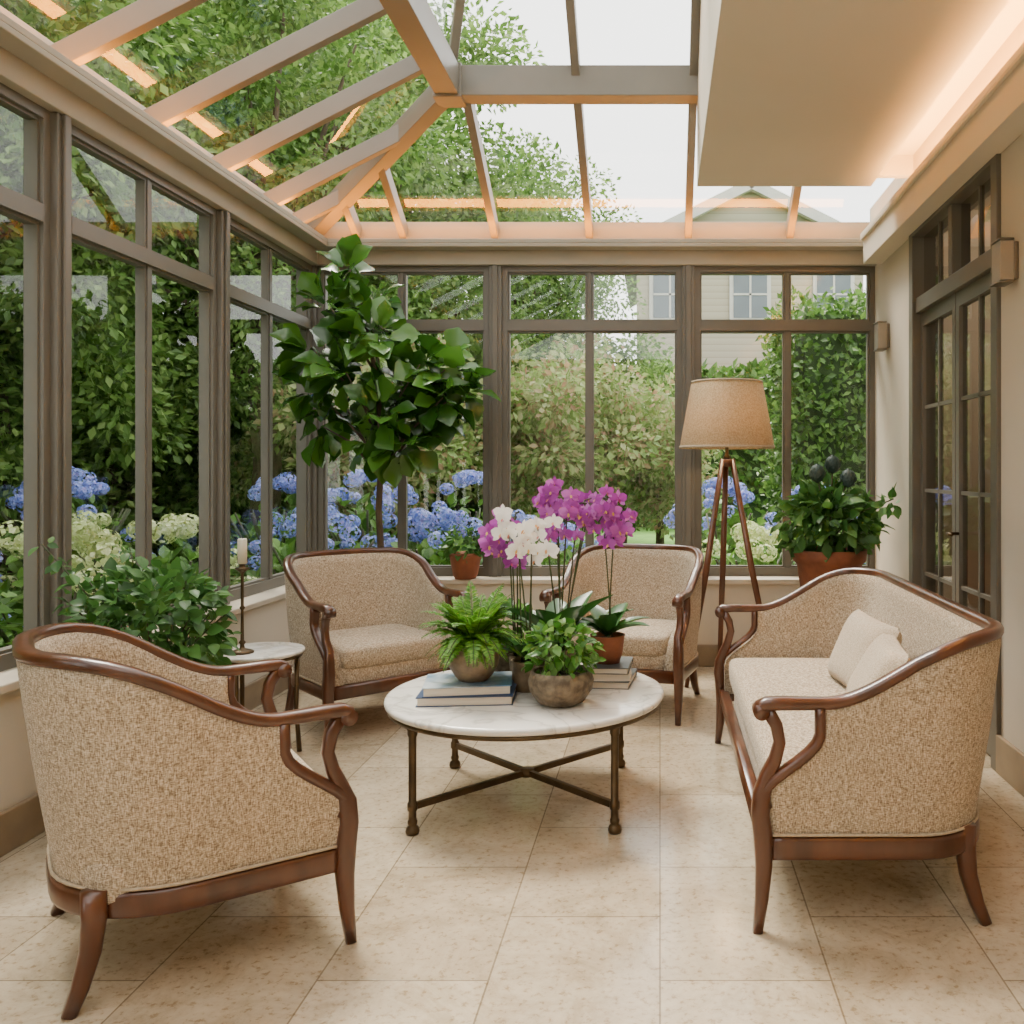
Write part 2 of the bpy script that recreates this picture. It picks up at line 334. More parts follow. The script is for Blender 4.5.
mb.add([(XL,YB,E0+.02),(AX,AY,AZ+.02),(XR,AY,AZ+.02),(XR,YB,E0+.02)],[(0,1,2,3)])
mb.add([(AX,AY,AZ+.03),(TX,TY,TZ+.03),(.225,TY,TZ+.03),(.225,AY,AZ+.03)],[(0,1,2,3)])
mb.add([(AX,AY,AZ+.03),(TX,TY,TZ+.03),(TX,YF,TZ+.03),(AX,YF,AZ+.03)],[(0,1,2,3)])
mb.add([(TX,TY,TZ+.03),(TX,YF,TZ+.03),(.225,YF,TZ+.03),(.225,TY,TZ+.03)],[(0,1,2,3)])
mb.obj('roof_glazing',[M_rglass],parent=roof)

door=empty('door_1')
mb=MB(); X=XR
mb.box((X-.02,DY0-.07,0),(X+.15,DY0+.008,DH+.07)); mb.box((X-.02,DY1-.008,0),(X+.15,DY1+.07,DH+.07)); mb.box((X-.02,DY0,DH-.012),(X+.15,DY1,DH+.07))
mb.box((X+.0,DY0,2.28),(X+.1,DY1,2.37)); ym=(DY0+DY1)/2; mb.box((X+.0,ym-.03,2.37),(X+.1,ym+.03,DH))
mb.obj('door_frame',[M_frame],parent=door,bevel=.004)
mb=MB()
for a,b in ((DY0,ym),(ym,DY1)):
    s=.055
    mb.box((X+.03,a+.005,.01),(X+.075,a+s,2.28)); mb.box((X+.03,b-s,.01),(X+.075,b-.005,2.28)); mb.box((X+.03,a+s,.01),(X+.075,b-s,.25)); mb.box((X+.03,a+s,2.20),(X+.075,b-s,2.28))
    mb.box((X+.04,(a+b)/2-.010,.25),(X+.065,(a+b)/2+.010,2.2))
    for z in (.74,1.23,1.72): mb.box((X+.04,a+s,z-.010),(X+.065,b-s,z+.010))
    mb.box((X+.04,(a+b)/2-.010,2.37),(X+.065,(a+b)/2+.010,DH))
    mb.add([(X+.05,a,.25),(X+.05,b,.25),(X+.05,b,DH),(X+.05,a,DH)],[(0,1,2,3)],1)
mb.tube([(X+.03,ym-.05,1.02),(X-.03,ym-.05,1.02),(X-.035,ym-.14,1.02)],.009,2)
mb.obj('door_leaves',[M_frame,M_dglass,M_bronze],parent=door)
mb=MB(); mb.box((3.4,3.0,0),(3.5,6.5,3.3)); mb.box((XR+.14,3.0,0),(3.4,3.1,3.3)); mb.box((XR+.14,6.4,0),(3.4,6.5,3.3)); mb.box((XR+.14,3,-.1),(3.5,6.5,0)); mb.box((XR+.14,3,3.2),(3.5,6.5,3.3)); mb.obj('wall_hallway',[M_wall])
hl=bpy.data.lights.new('hallway_fill','POINT'); hl.energy=24; hl.color=(1,.84,.66); hl.shadow_soft_size=.15  # added fill with no fitting, brightens the enclosed hallway behind the door glass
ho=bpy.data.objects.new('hallway_fill',hl); COL.objects.link(ho); ho.location=(2.5,5.2,2.9)

def sconce(y):
    z=2.24; mb=MB(); mb.box((XR-.02,y-.05,z-.08),(XR,y+.05,z+.08),0); mb.box((XR-.08,y-.05,z-.085),(XR-.02,y+.05,z+.085),1)
    mb.box((XR-.085,y-.055,z-.095),(XR-.02,y+.055,z-.085),0); mb.box((XR-.085,y-.055,z+.085),(XR-.02,y+.055,z+.095),0)
    mb.obj('wall_sconce',[M_sconce,M_sconceg],bevel=.004)
sconce(3.86); sconce(6.0)

# ------------------------------------------------------------ seating
def sgn(a,e): return math.copysign(abs(a)**e,a)
def superbox(mb,c,size,e1=.35,e2=.25,mat=0,nu=40,nv=20,rot=None):
    V=[];F=[]
    for j in range(nv+1):
        v=-pi/2+pi*j/nv
        for i in range(nu):
            u=2*pi*i/nu
            p=Vector((size[0]/2*sgn(math.cos(v),e1)*sgn(math.cos(u),e2),size[1]/2*sgn(math.cos(v),e1)*sgn(math.sin(u),e2),size[2]/2*sgn(math.sin(v),e1)))
            if rot: p=rot@p
            V.append(p+Vector(c))
    for j in range(nv):
        for i in range(nu):
            a=j*nu+i;b=j*nu+(i+1)%nu; F.append((a,b,b+nu,a+nu))
    mb.add(V,F,mat,True)
def pillow(mb,c,w,h,t,rot):
    n=16
    for s in (1,-1):
        V=[];F=[]
        for i in range(n+1):
            for j in range(n+1):
                x=-1+2*i/n; z=-1+2*j/n
                ex=1-.05*(1-z*z); ez=1-.05*(1-x*x)
                th=((1-x**4)*(1-z**4))**.5
                V.append(rot@Vector((x*w/2*ex,s*t/2*th,z*h/2*ez))+Vector(c))
        for i in range(n):
            for j in range(n):
                a=i*(n+1)+j; F.append((a,a+1,a+n+2,a+n+1) if s>0 else (a,a+n+1,a+n+2,a+1))
        mb.add(V,F,0,True)
def smooth(t): t=max(0,min(1,t)); return t*t*(3-2*t)
def tub(name,W,D,R,loc,face,sofa=False):
    root=empty(name,(loc[0],loc[1],0),math.radians(face-90))
    zb0=.265; ZA,ZB=.655,(.845 if sofa else .86)
    yF=D/2-.025
    def yf(z):
        if z<.41: return yF
        return yF-.165*smooth((z-.41)/.17)**.8
    def ztop(y): return ZA+(ZB-ZA)*smooth((.16-y)/(.16+D/2-.04))
    cols=[]
    ns=10;na=10;nbk=14 if sofa else 4
    for i in range(ns): cols.append(('s',-1,i/ns))
    for i in range(na+1): a=pi+ (pi/2)*i/na; cols.append(('a',-1,a))
    for i in range(1,nbk): cols.append(('b',0,i/nbk))
    for i in range(na+1): a=1.5*pi+(pi/2)*i/na; cols.append(('a',1,a))
    for i in range(ns-1,-1,-1): cols.append(('s',1,i/ns))
    def plan(c,z):
        k,s,p=c
        if k=='s': return Vector((s*W/2,yf(z)*(1-p)+(-D/2+R)*p)),Vector((s,0))
        if k=='a': return Vector((s*(W/2-R)+R*math.cos(p),-D/2+R+R*math.sin(p))),Vector((math.cos(p),math.sin(p)))
        return Vector((-(W/2-R)+2*(W/2-R)*p,-D/2)),Vector((0,-1))
    def outer(c,v):
        zt0=.7
        for _ in range(3):
            q,n=plan(c,zt0); zt0=ztop(q.y)
        z=zb0+(zt0-zb0)*v
        q,n=plan(c,z); fl=.025+.06*max(0,-n.y)
        q=q+n*(fl*((z-zb0)/.6)**1.2+.010*math.sin(pi*v))
        return Vector((q.x,q.y,z)),n
    nv=12
    V=[];F=[]; nc=len(cols); rows=2*(nv+1)
    for c in cols:
        O=[];I=[]
        for j in range(nv+1):
            p,n=outer(c,j/nv); O.append(p)
            th=.085-.04*(j/nv)**2
            I.append(Vector((p.x-n.x*th,p.y-n.y*th,p.z)))
        V+=O+I[::-1]
    for i in range(nc-1):
        for j in range(rows-1):
            a=i*rows+j; F.append((a,a+rows,a+rows+1,a+1))
    for base in (0,(nc-1)*rows):
        for j in range(nv):
            F.append((base+j,base+j+1,base+rows-2-j,base+rows-1-j))
    mb=MB(); mb.add(V,F,0,True)
    mb.obj('upholstered_back',[M_fab],parent=root)
    tops=[]
    for c in cols:
        p,n=outer(c,1.0); tops.append(Vector((p.x-n.x*.018,p.y-n.y*.018,p.z+.012)))
    def front(s):
        q=tops[0] if s<0 else tops[-1]
        return [Vector((q.x+s*.004,yF+.032,ZA-.012)),Vector((q.x+s*.003,yF+.024,ZA+.006)),Vector((q.x+s*.002,yF+.005,ZA+.012)),Vector((q.x,yF-.04,ZA+.013)),Vector((q.x,yF-.09,ZA+.012))]
    path=front(-1)+tops+front(1)[::-1]
    rr=[.6,.95,1.1,1.1,1.05]+[1]*len(tops)+[1.05,1.1,1.1,.95,.6]
    mb=MB(); mb.tube(path,rr,0,12,.025,.018,p=.7)
    for s in (-1,1):
        q=tops[0] if s<0 else tops[-1]; xs=q.x; xb=s*(W/2)
        mb.tube([(xs-.026,yF+.02,ZA-.008),(xs+.026,yF+.02,ZA-.008)],.024,0,14,up=(0,1,0))
        mb.tube([(xs,yF+.005,ZA-.0),(xs,yF-.025,ZA-.05),(xs,yF-.035,ZA-.10),(xs,yF-.022,ZA-.15),(xs-s*.005,yF+.0,ZA-.2),(xb,yF+.018,ZA-.25),(xb,yF+.022,ZA-.31),(xb,yF+.015,.29),(xb,yF+.012,.20),(xb,yF+.018,.10),(xb,yF+.03,0)],
                [.020,.019,.018,.019,.022,.026,.027,.028,.025,.020,.015],0,12,up=(0,1,0),p=.55)
        ed=[]
        for k in range(12):
            v=.26+.74*k/11
            p,n=outer(cols[0] if s<0 else cols[-1],v); ed.append(Vector((p.x-s*.015,p.y+.012,p.z)))
        ed[0].y=yF+.0
        mb.tube(ed,.016,0,10,sx=1.0,sz=1.5,up=(1,0,0),p=.7)
        bx=s*(W/2-.07); by=-D/2+.075
        mb.tube([(bx,by,.29),(bx,by,.22),(bx+s*.004,by-.008,.14),(bx+s*.012,by-.03,.06),(bx+s*.022,by-.055,0)],[.030,.029,.025,.021,.017],0,12,up=(0,1,0),p=.55)
    bp=[]
    for c in cols:
        q,n=plan(c,.2); bp.append(Vector((q.x-n.x*.008,q.y-n.y*.008,.245)))
    mb.tube(bp,1,0,12,.022,.034,p=.35)
    mb.tube([(-W/2,yF,.245),(W/2,yF,.245)],1,0,12,.022,.034,p=.35)
    mb.obj('wood_frame',[M_wood],parent=root)
    mb=MB(); pp=[]
    for c in cols:
        q,n=plan(c,.3); pp.append(Vector((q.x+n.x*.008,q.y+n.y*.008,.286)))
    mb.tube(pp,.005,0,6)
    mb.obj('piping',[M_pipe],parent=root)
    mb=MB()
    superbox(mb,(0,.0,.30),(W-.06,D-.09,.13),.25,.35)
    iw=W-.165
    superbox(mb,(0,.028,.395),(iw,D-.125,.145),.42,.22 if not sofa else .12,nu=64)
    mb.obj('seat_cushion',[M_fab],parent=root)
    if sofa:
        for (x,y,z,a,t) in ((.12,-.185,.60,6,24),(-.26,-.155,.585,-8,30)):
            mb=MB(); rot=Matrix.Rotation(math.radians(a),3,'Z')@Matrix.Rotation(math.radians(t),3,'X')
            pillow(mb,(x,y,z),.50,.32,.14,rot)
            mb.obj('throw_pillow',[M_fab2],parent=root)
    return root
tub('armchair',.74,.69,.30,(-1.385,2.67),36)
tub('armchair',.76,.70,.30,(-1.58,4.92),-47)
tub('armchair',.76,.70,.30,(-.18,5.20),-105)
tub('sofa',1.82,.70,.24,(.64,3.54),180,True)

# ------------------------------------------------------------ coffee table
TC=(-.55,3.72); TH=.44
root=empty('coffee_table',(TC[0],TC[1],0),math.radians(1))
mb=MB(); mb.lathe([(0,-.03),(.55,-.03),(.562,-.026),(.566,-.018),(.566,-.010),(.561,-.002),(.55,0),(0,0)],(0,0,TH),0,96); mb.obj('marble_top',[M_marble],parent=root)
mb=MB(); mb.lathe([(.54,-.045),(.555,-.045),(.555,-.03),(.54,-.03)],(0,0,TH),0,96)
for a in (45,135,225,315):
    x,y=.53*math.cos(math.radians(a)),.53*math.sin(math.radians(a))
    mb.lathe([(0,0),(.022,0),(.026,.012),(.022,.026),(.014,.034),(.018,.04),(.018,.05),(.0145,.055),(.0145,.085),(.019,.09),(.019,.115),(.0145,.12),(.0145,.36),(.019,.37),(.019,.385),(.024,.395),(.024,.41)],(x,y,0),0,20)
    mb.beam((0,0,.102),(x,y,.102),.018,.024)
mb.lathe([(0,-.014),(.03,-.014),(.03,.014),(0,.014)],(0,0,.102),0,20)
mb.obj('bronze_base',[M_bronze],parent=root)

def book_stack(name,loc,books,z0):
    r=empty(name,(loc[0],loc[1],z0))
    z=0
    for i,(w,d,h,a,mc) in enumerate(books):
        mb=MB(); mb.box((-w/2,-d/2,0),(w/2,d/2,.003),0); mb.box((-w/2,-d/2,h-.003),(w/2,d/2,h),0 if mc!=M_cover else 2); mb.box((-w/2,d/2-.004,.003),(w/2,d/2,h-.003),0)
        mb.box((-w/2+.006,-d/2+.006,.003),(w/2-.006,d/2-.004,h-.003),1)
        o=mb.obj('book_%d'%(i+1),[mc if mc!=M_cover else M_blue,M_paper,M_cover],parent=r,loc=(0,0,z),rotz=math.radians(a)); z+=h
    return z0+z
zb1=book_stack('book_stack',(-.765,3.60),[(.37,.27,.036,5,M_blue),(.34,.25,.036,9,M_cover)],TH)
zb2=book_stack('book_stack',(-.225,3.87),[(.22,.26,.03,-6,M_slate),(.20,.24,.028,3,M_paper),(.2,.24,.026,-3,M_slate)],TH)

def pot(name,loc,prof,mat,soil_r,soil_z,parts):
    r=empty(name,loc)
    mb=MB(); mb.lathe(prof,(0,0,0),0,40); mb.obj('pot',[mat],parent=r)
    mb=MB(); mb.lathe([(0,soil_z+.006),(soil_r*.6,soil_z+.004),(soil_r,soil_z)],(0,0,0),0,24); mb.obj('soil',[M_soil],parent=r)
    for n,m_,mt in parts: m_.obj(n,mt,parent=r)
    return r
def fern_mb(R=.2,n=46,z0=.1,droop=1.0):
    mb=MB(); P=[];D=[];Nn=[];S=[]
    for i in range(n):
        a=2*pi*i*.618+rng.uniform(-.2,.2); el=rng.uniform(.35,1.35); Lf=R*rng.uniform(.75,1.15)
        h=np.array([math.cos(a),math.sin(a),0]); pts=[]
        for k in range(15):
            t=k/14; r=Lf*t*math.cos(el*.72); z=Lf*(math.sin(el)*t*1.45-droop*.62*t*t*(.5+math.cos(el)))
            pts.append(np.array([0,0,z0])+h*(r+.01)+np.array([0,0,z]))
        mb.tube([tuple(p) for p in pts],.0014,1,4)
        sd=np.cross(h,[0,0,1])
        for k in range(1,15):
            for hf in (0,.34,.67):
                t=(k-hf)/14; l=.028*math.sin(pi*min(1,t*.85+.12))*R/.2+.003; tg=pts[k]-pts[k-1]; tg/=np.linalg.norm(tg); bs=pts[k]-(pts[k]-pts[k-1])*hf
                for s in (-1,1):
                    P.append(bs); D.append(sd*s+tg*.45+np.array([0,0,rng.uniform(-.25,.15)])); Nn.append(np.cross(sd,tg)+rng.normal(size=3)*.2); S.append(l)
    mb.inst(([(0,0,0),(.15,.45,.04),(0,1,0),(-.15,.45,.04)],[(0,1,2,3)]),P,frames(np.array(D),np.array(Nn)),np.array(S)*1.1,0)
    return mb
def cloud(mb,c,r,n,size,T=T_leaf,mat=0,up=.5,shell=.35,sm=True,flat=0.0):
    d=rdir(n); rad=(shell+(1-shell)*rng.random(n)**.5)[:,None]
    P=d*rad*np.array(r)+np.array(c)
    D=d+rdir(n)*.7; D[:,2]-=flat
    Nn=rdir(n)*.6+np.array([0,0,1])*up+d*.4
    mb.inst(T,P,frames(D,Nn),rng.uniform(.65,1.2,n)*size,mat,sm)
pot('potted_fern',(-.745,3.60,zb1),[(0,0),(.055,0),(.075,.02),(.098,.06),(.102,.09),(.092,.12),(.086,.13),(.09,.142),(.082,.142),(.078,.12),(.05,.115),(0,.115)],M_stone,.08,.125,[('fronds',fern_mb(.225,80,.14),[L_fern,M_stem])])
mb=MB(); cloud(mb,(0,0,.225),(.145,.12,.085),210,.05,T_leaf,0,.6,.3,flat=.1); cloud(mb,(0,.0,.16),(.15,.12,.03),50,.045,T_leaf,0,.6,.6,flat=.3)
for i in range(14):
    a=2*pi*i/14; mb.tube([(0,0,.1),(.06*math.cos(a),.06*math.sin(a),.17),(.12*math.cos(a),.1*math.sin(a),.2)],.002,1,4)
pot('potted_pothos',(-.385,3.50,TH),[(0,0),(.06,0),(.09,.015),(.122,.06),(.128,.095),(.120,.122),(.112,.135),(.105,.13),(.108,.11),(.05,.108),(0,.108)],M_stone2,.108,.118,[('foliage',mb,[L_poth,M_stem])])
mb=MB(); cloud(mb,(0,0,.22),(.12,.12,.09),130,.07,T_leaf,0,.5,.25,flat=.1)
pot('potted_foliage_plant',(-.72,4.01,TH),[(0,0),(.07,0),(.09,.03),(.10,.12),(.105,.15),(.095,.15),(.09,.13),(0,.13)],M_stone2,.092,.14,[('foliage',mb,[L_poth])])
def bloom(mb,c,face,r,mp):
    f=np.array(face,float); f/=np.linalg.norm(f); up=np.array([0,0,1.0]); u=up-f*f.dot(up); u/=np.linalg.norm(u); s=np.cross(u,f)
    def pet(ang,T,sc,m):
        d=u*math.cos(ang)+s*math.sin(ang)+f*.12
        mb.inst(T,[c],frames(np.array([d]),np.array([f])),np.array([sc*r]),m,True)
    for a in (0,2.2,-2.2): pet(a,T_sep,1.0,mp)
    for a in (1.25,-1.25): pet(a,T_pet,1.1,mp)
    mb.inst(T_sep,[np.array(c)+f*.006],frames(np.array([-u*.8+f*.8]),np.array([f])),np.array([r*.5]),2,True)
def orchid(name,loc,stems,mp,potprof,potmat,sr,szz,leafn=7,leafL=.2,el=(.5,1.3)):
    mb=MB()
    for (tx,ty,tz,cur,nb,spread) in stems:
        bx,by=rng.uniform(-.03,.03),rng.uniform(-.02,.02); path=[]
        for k in range(13):
            t=k/12
            if t<.7: u=t/.7; p=(bx+(tx-bx)*u*.7,by+(ty-by)*u,szz+(tz-szz)*(u**.9))
            else:
                u=(t-.7)/.3; p=(bx+(tx-bx)*(.7+.3*u)+cur*u,ty,tz+.05*math.sin(u*pi*.8)-spread*u*u)
            path.append(p)
        mb.tube(path,.0034,0,6)
        for i in range(nb):
            t=7.4+4.6*i/max(1,nb-1); k=min(11,int(t)); fr=t-k; q=np.array(path[k])*(1-fr)+np.array(path[k+1])*fr
            off=np.array([rng.uniform(-.035,.035),rng.uniform(-.06,.02),rng.uniform(-.04,.035)])
            bloom(mb,q+off,(rng.uniform(-.7,.7),-1,rng.uniform(-.25,.25)),rng.uniform(.034,.043),1)
    l=MB(); P=[];D=[]
    for i in range(leafn):
        a=2*pi*i/leafn+.3; P.append((0,0,szz)); D.append((math.cos(a),math.sin(a),rng.uniform(*el)))
    l.inst(T_long,P,frames(np.array(D),np.tile([0,0,1.],(leafn,1))),rng.uniform(.85,1.15,leafn)*leafL,0,True)
    pot(name,loc,potprof,potmat,sr,szz-.01,[('flower_spikes',mb,[M_stem,mp,F_lip]),('leaves',l,[L_orch])])
pp1=[(0,0),(.06,0),(.075,.05),(.085,.13),(.09,.14),(.08,.14),(.075,.12),(0,.12)]
orchid('potted_orchid',(-.44,3.90,TH),[(-.10,0,.75,.04,7,.02),(-.03,.02,.785,.07,7,.03),(.05,0,.73,.14,8,.03),(.15,0,.69,.14,8,.05),(.0,-.04,.69,.08,6,.02),(.11,.03,.76,.16,8,.05),(.18,.0,.73,.10,6,.04)],F_purple,pp1,M_stone,.077,.13,9,.33,(.9,2.0))
orchid('potted_orchid',(-.55,3.72,TH),[(-.04,0,.63,.09,6,.04),(-.07,.0,.67,-.05,5,.02),(.02,0,.60,.06,5,.05),(.03,.02,.665,.06,5,.02)],F_wht,[(a*.75,b*.9) for a,b in pp1],M_stone,.055,.12,6,.2,(.8,1.6))
orchid('potted_orchid',(-.60,3.83,TH),[(-.05,0,.60,-.09,7,.06),(-.01,.01,.56,-.12,6,.04),(-.04,0,.66,-.09,6,.03)],F_purple,[(a*.5,b*.9) for a,b in pp1],M_stone,.04,.12,4,.12)
orchid('potted_orchid',(-.225,3.87,zb2),[(-.03,0,.56,.07,6,.04),(.04,0,.60,-.08,6,.03)],F_purple,[(a*.85,b*.85) for a,b in pp1],M_terra,.065,.11,7,.2)

# ------------------------------------------------------------ side table + candle
root=empty('side_table',(-1.90,4.26,0)); th=.50
mb=MB(); mb.lathe([(0,-.022),(.19,-.022),(.203,-.018),(.207,-.010),(.203,-.002),(.195,0),(0,0)],(0,0,th),0,64); mb.obj('marble_top',[M_marble],parent=root)
mb=MB(); mb.lathe([(.18,-.035),(.195,-.035),(.195,-.022),(.18,-.022)],(0,0,th),0,48)
for a in (20,140,260):
    c,s=math.cos(math.radians(a)),math.sin(math.radians(a)); mb.tube([(.17*c,.17*s,th-.03),(.165*c,.165*s,.2),(.18*c,.18*s,0)],[.012,.010,.012],0,10,up=(0,1,0)); mb.beam((0,0,.15),(.165*c,.165*s,.15),.012,.016)
mb.obj('bronze_base',[M_bronze],parent=root)
root=empty('candlestick',(-1.94,4.18,th))
mb=MB(); mb.lathe([(0,0),(.05,0),(.052,.006),(.04,.014),(.012,.022),(.009,.04),(.016,.05),(.008,.06),(.006,.20),(.013,.21),(.007,.22),(.007,.37),(.016,.38),(.03,.39),(.032,.396),(.014,.398),(.014,.42),(0,.42)],(0,0,0),0,24); mb.obj('holder',[M_bronze],parent=root)
mb=MB(); mb.lathe([(.0,.415),(.021,.415),(.021,.525),(.018,.532),(0,.53)],(0,0,0),0,20); mb.tube([(0,0,.53),(.002,0,.545)],.0015,1,5); mb.obj('candle',[M_candle,M_soil],parent=root)

# ------------------------------------------------------------ floor lamp
root=empty('floor_lamp',(.43,5.78,0)); zt=1.42
mb=MB()
for a in (-25,95,215):
    c,s=math.cos(math.radians(a)),math.sin(math.radians(a))
    mb.tube([(.035*c,.035*s,zt),(.17*c,.17*s,zt*.5),(.325*c,.325*s,0)],[.017,.021,.014],0,12,up=(0,1,0),p=.6)
mb.tube([(0,0,zt-.05),(0,0,zt+.0)],.045,0,20,up=(0,1,0))
mb.obj('tripod_legs',[M_twood],parent=root)
mb=MB(); mb.lathe([(0,.0),(.02,.0),(.024,.015),(.012,.03),(.010,.12),(.02,.13),(.02,.17),(0,.17)],(0,0,zt),0,20)
for a in (0,120,240): mb.tube([(0,0,1.86),(.21*math.cos(math.radians(a)),.21*math.sin(math.radians(a)),1.90)],.003,0,6)
mb.tube([(0,0,1.58),(0,0,1.89)],.004,0,6,up=(0,1,0))
mb.obj('stem',[M_bronze],parent=root)
mb=MB(); mb.lathe([(.305,1.49),(.228,1.915),(.224,1.915),(.301,1.49),(.305,1.49)],(0,0,0),0,64)
mb.obj('lamp_shade',[M_shade],parent=root)
mb=MB(); mb.lathe([(.306,1.488),(.308,1.488),(.306,1.505),(.302,1.505)],(0,0,0),0,64); mb.lathe([(.229,1.905),(.232,1.905),(.230,1.918),(.226,1.918)],(0,0,0),0,64); mb.obj('shade_trim',[M_pipe],parent=root)
mb=MB(); mb.lathe([(0,1.6),(.03,1.61),(.04,1.65),(.03,1.68),(0,1.69)],(0,0,0),0,16); mb.obj('bulb',[emat('bulb_glow',(1,.68,.36),140)],parent=root)

# ------------------------------------------------------------ fiddle leaf fig
def figtree():
    mb=MB()
    mb.tube([(0,0,.28),(.01,0,.7),(-.015,.01,1.1),(.01,0,1.5),(-.02,0,1.9),(-.10,0,2.3),(-.22,0,2.6)],[.024,.022,.02,.018,.015,.011,.006],1,10,up=(0,1,0))
    P=[];D=[];Nn=[];S=[]
    clus=[(-.22,0,2.58,.15),(-.28,-.1,2.36,.18),(-.10,.1,2.38,.18),(-.40,0,2.08,.2),(.0,-.12,2.16,.24),(-.15,-.2,1.95,.22),(.25,0,2.02,.22),(.42,-.05,1.98,.2),(.12,.18,1.85,.22),(-.25,.1,1.75,.22),(.05,-.22,1.68,.22),(.30,.05,1.72,.2),(-.08,.05,1.55,.2),(.15,-.1,1.50,.18),(.52,.0,1.86,.14),(-.44,.05,1.86,.14),(-.34,-.05,1.62,.15),(.42,-.1,1.8,.16)]
    for (x,y,z,r) in clus:
        mb.tube([(-.0,0,max(z-.45,1.3)),(x*.5,y*.5,z-.2 if z>1.7 else z-.1),(x,y,z)],[.009,.007,.004],1,6)
        n=23 if r>.15 else 13
        d=rdir(n); c=np.array([x,y,z])
        for i in range(n):
            P.append(c+d[i]*r*.4*np.array([1,.8,1])); dd=d[i].copy(); dd[2]+=.15; D.append(dd); Nn.append(np.array([0,-.25,1.])+rng.normal(size=3)*.5+d[i]*.2); S.append(rng.uniform(.14,.22))
    mb2=MB(); mb2.inst(T_fig,P,frames(np.array(D),np.array(Nn)),np.array(S),0,True)
    return mb,mb2
a,b_=figtree()
pot('fiddle_leaf_fig',(-1.77,5.70,0),[(0,0),(.15,0),(.17,.02),(.20,.28),(.215,.30),(.20,.31),(.185,.28),(0,.27)],M_terra,.187,.28,[('trunk',a,[M_bark,M_bark]),('leaves',b_,[L_fig])])

mb=MB(); cloud(mb,(-.01,0,.30),(.29,.30,.25),700,.068,T_leaf,0,.6,.3,flat=.1); cloud(mb,(.06,-.05,.42),(.22,.2,.12),120,.065,T_leaf,0,.6,.3)
for i in range(24):
    aa=rng.uniform(0,2*pi); r=rng.uniform(.15,.3); mb.tube([(0,0,.0),(.4*r*math.cos(aa),.4*r*math.sin(aa),.2),(r*math.cos(aa),r*math.sin(aa),.35)],.003,1,5)
for (dx,dy,dz) in ((-.25,-.30,.66),(-.23,-.1,.54),(-.1,0,.62),(-.24,-.2,.45)):
    mb.tube([(0,0,.1),(dx*.5,dy*.5,dz*.6),(dx,dy,dz)],.003,1,5)
    for k in range(12):
        t=.4+.6*k/11; cloud(mb,(dx*t,dy*t,dz*(.2+.8*t)),(.03,.03,.03),2,.055,T_leaf,0,.6,.2)
r=pot('potted_bush',(-2.00,3.60,.0),[(0,0),(.12,0),(.15,.03),(.19,.30),(.195,.42),(.205,.44),(.19,.44),(.18,.41),(0,.40)],M_stone2,.18,.41,[])
o=mb.obj('foliage',[L_bush,M_stem]); o.location=(-.02,0,.42); o.parent=r

mb=MB(); cloud(mb,(0,-.02,.24),(.14,.10,.10),130,.065,T_leaf,0,.5,.25)
for i in range(3): cloud(mb,(-.05+.06*i,-.03,.33),(.03,.03,.03),40,.03,LR,1,.5,.2)
pot('potted_geranium',(-1.345,6.22,SILL),[(0,0),(.07,0),(.085,.03),(.105,.14),(.11,.15),(.113,.18),(.105,.18),(.10,.16),(0,.155)],M_terra,.098,.16,[('foliage',mb,[L_bush,F_blue])])
mb=MB(); cloud(mb,(0,0,.20),(.32,.28,.19),440,.095,T_leaf,0,.5,.25,flat=.2); cloud(mb,(.0,0,.32),(.22,.18,.12),170,.09,T_leaf,0,.4,.2); cloud(mb,(.30,-.3,.34),(.07,.05,.05),16,.08,T_leaf,0,.5,.2); mb.tube([(0,0,.1),(.17,-.15,.28),(.32,-.3,.36)],.004,1,5)
for q in ((-.09,-.08,.50),(.10,-.08,.48),(.02,.0,.56)): mb.tube([(0,0,.1),(q[0]*.6,q[1]*.6,.35),q],.006,1,6)
pod=MB()
for (x,y,z) in ((-.09,-.08,.53),(.10,-.08,.50),(.02,.0,.585)):
    V=[];F=[]
    pod.lathe([(0,-.06),(.035,-.04),(.05,0),(.036,.04),(0,.06)],(x,y,z),0,16)
    P=[];D=[];Nn=[]
    for k in range(60):
        t=k/59; ph=k*2.4; rr_=.050*math.sin(pi*(.12+.8*t)); P.append((x+rr_*math.cos(ph),y+rr_*math.sin(ph),z-.055+.095*t)); D.append((math.cos(ph)*.25*(1-t*1.6),math.sin(ph)*.25*(1-t*1.6),1)); Nn.append((math.cos(ph),math.sin(ph),0))
    pod.inst(LR,P,frames(np.array(D),np.array(Nn)),np.full(60,.024),0)
r=pot('potted_laurel',(1.05,5.58,.50),[(0,0),(.15,0),(.165,.02),(.20,.27),(.225,.29),(.23,.36),(.215,.36),(.205,.31),(0,.30)],M_terra,.205,.315,[])
o=mb.obj('foliage',[L_bush,M_stem]); o.parent=r; o.location=(0,0,.32)
o=pod.obj('seed_pods',[M_pod]); o.parent=r; o.location=(0,0,.30)
root=empty('plant_stand',(1.05,5.58,0)); mb=MB(); mb.lathe([(0,.465),(.20,.465),(.21,.475),(.21,.49),(.2,.50),(0,.50)],(0,0,0),0,40)
for a in (45,135,225,315):
    c,s=math.cos(math.radians(a)),math.sin(math.radians(a)); mb.tube([(.16*c,.16*s,.47),(.15*c,.15*s,.25),(.18*c,.18*s,0)],[.018,.015,.014],0,10,up=(0,1,0)); mb.beam((0,0,.15),(.155*c,.155*s,.15),.02,.02)
mb.obj('stand_frame',[M_wood],parent=root)

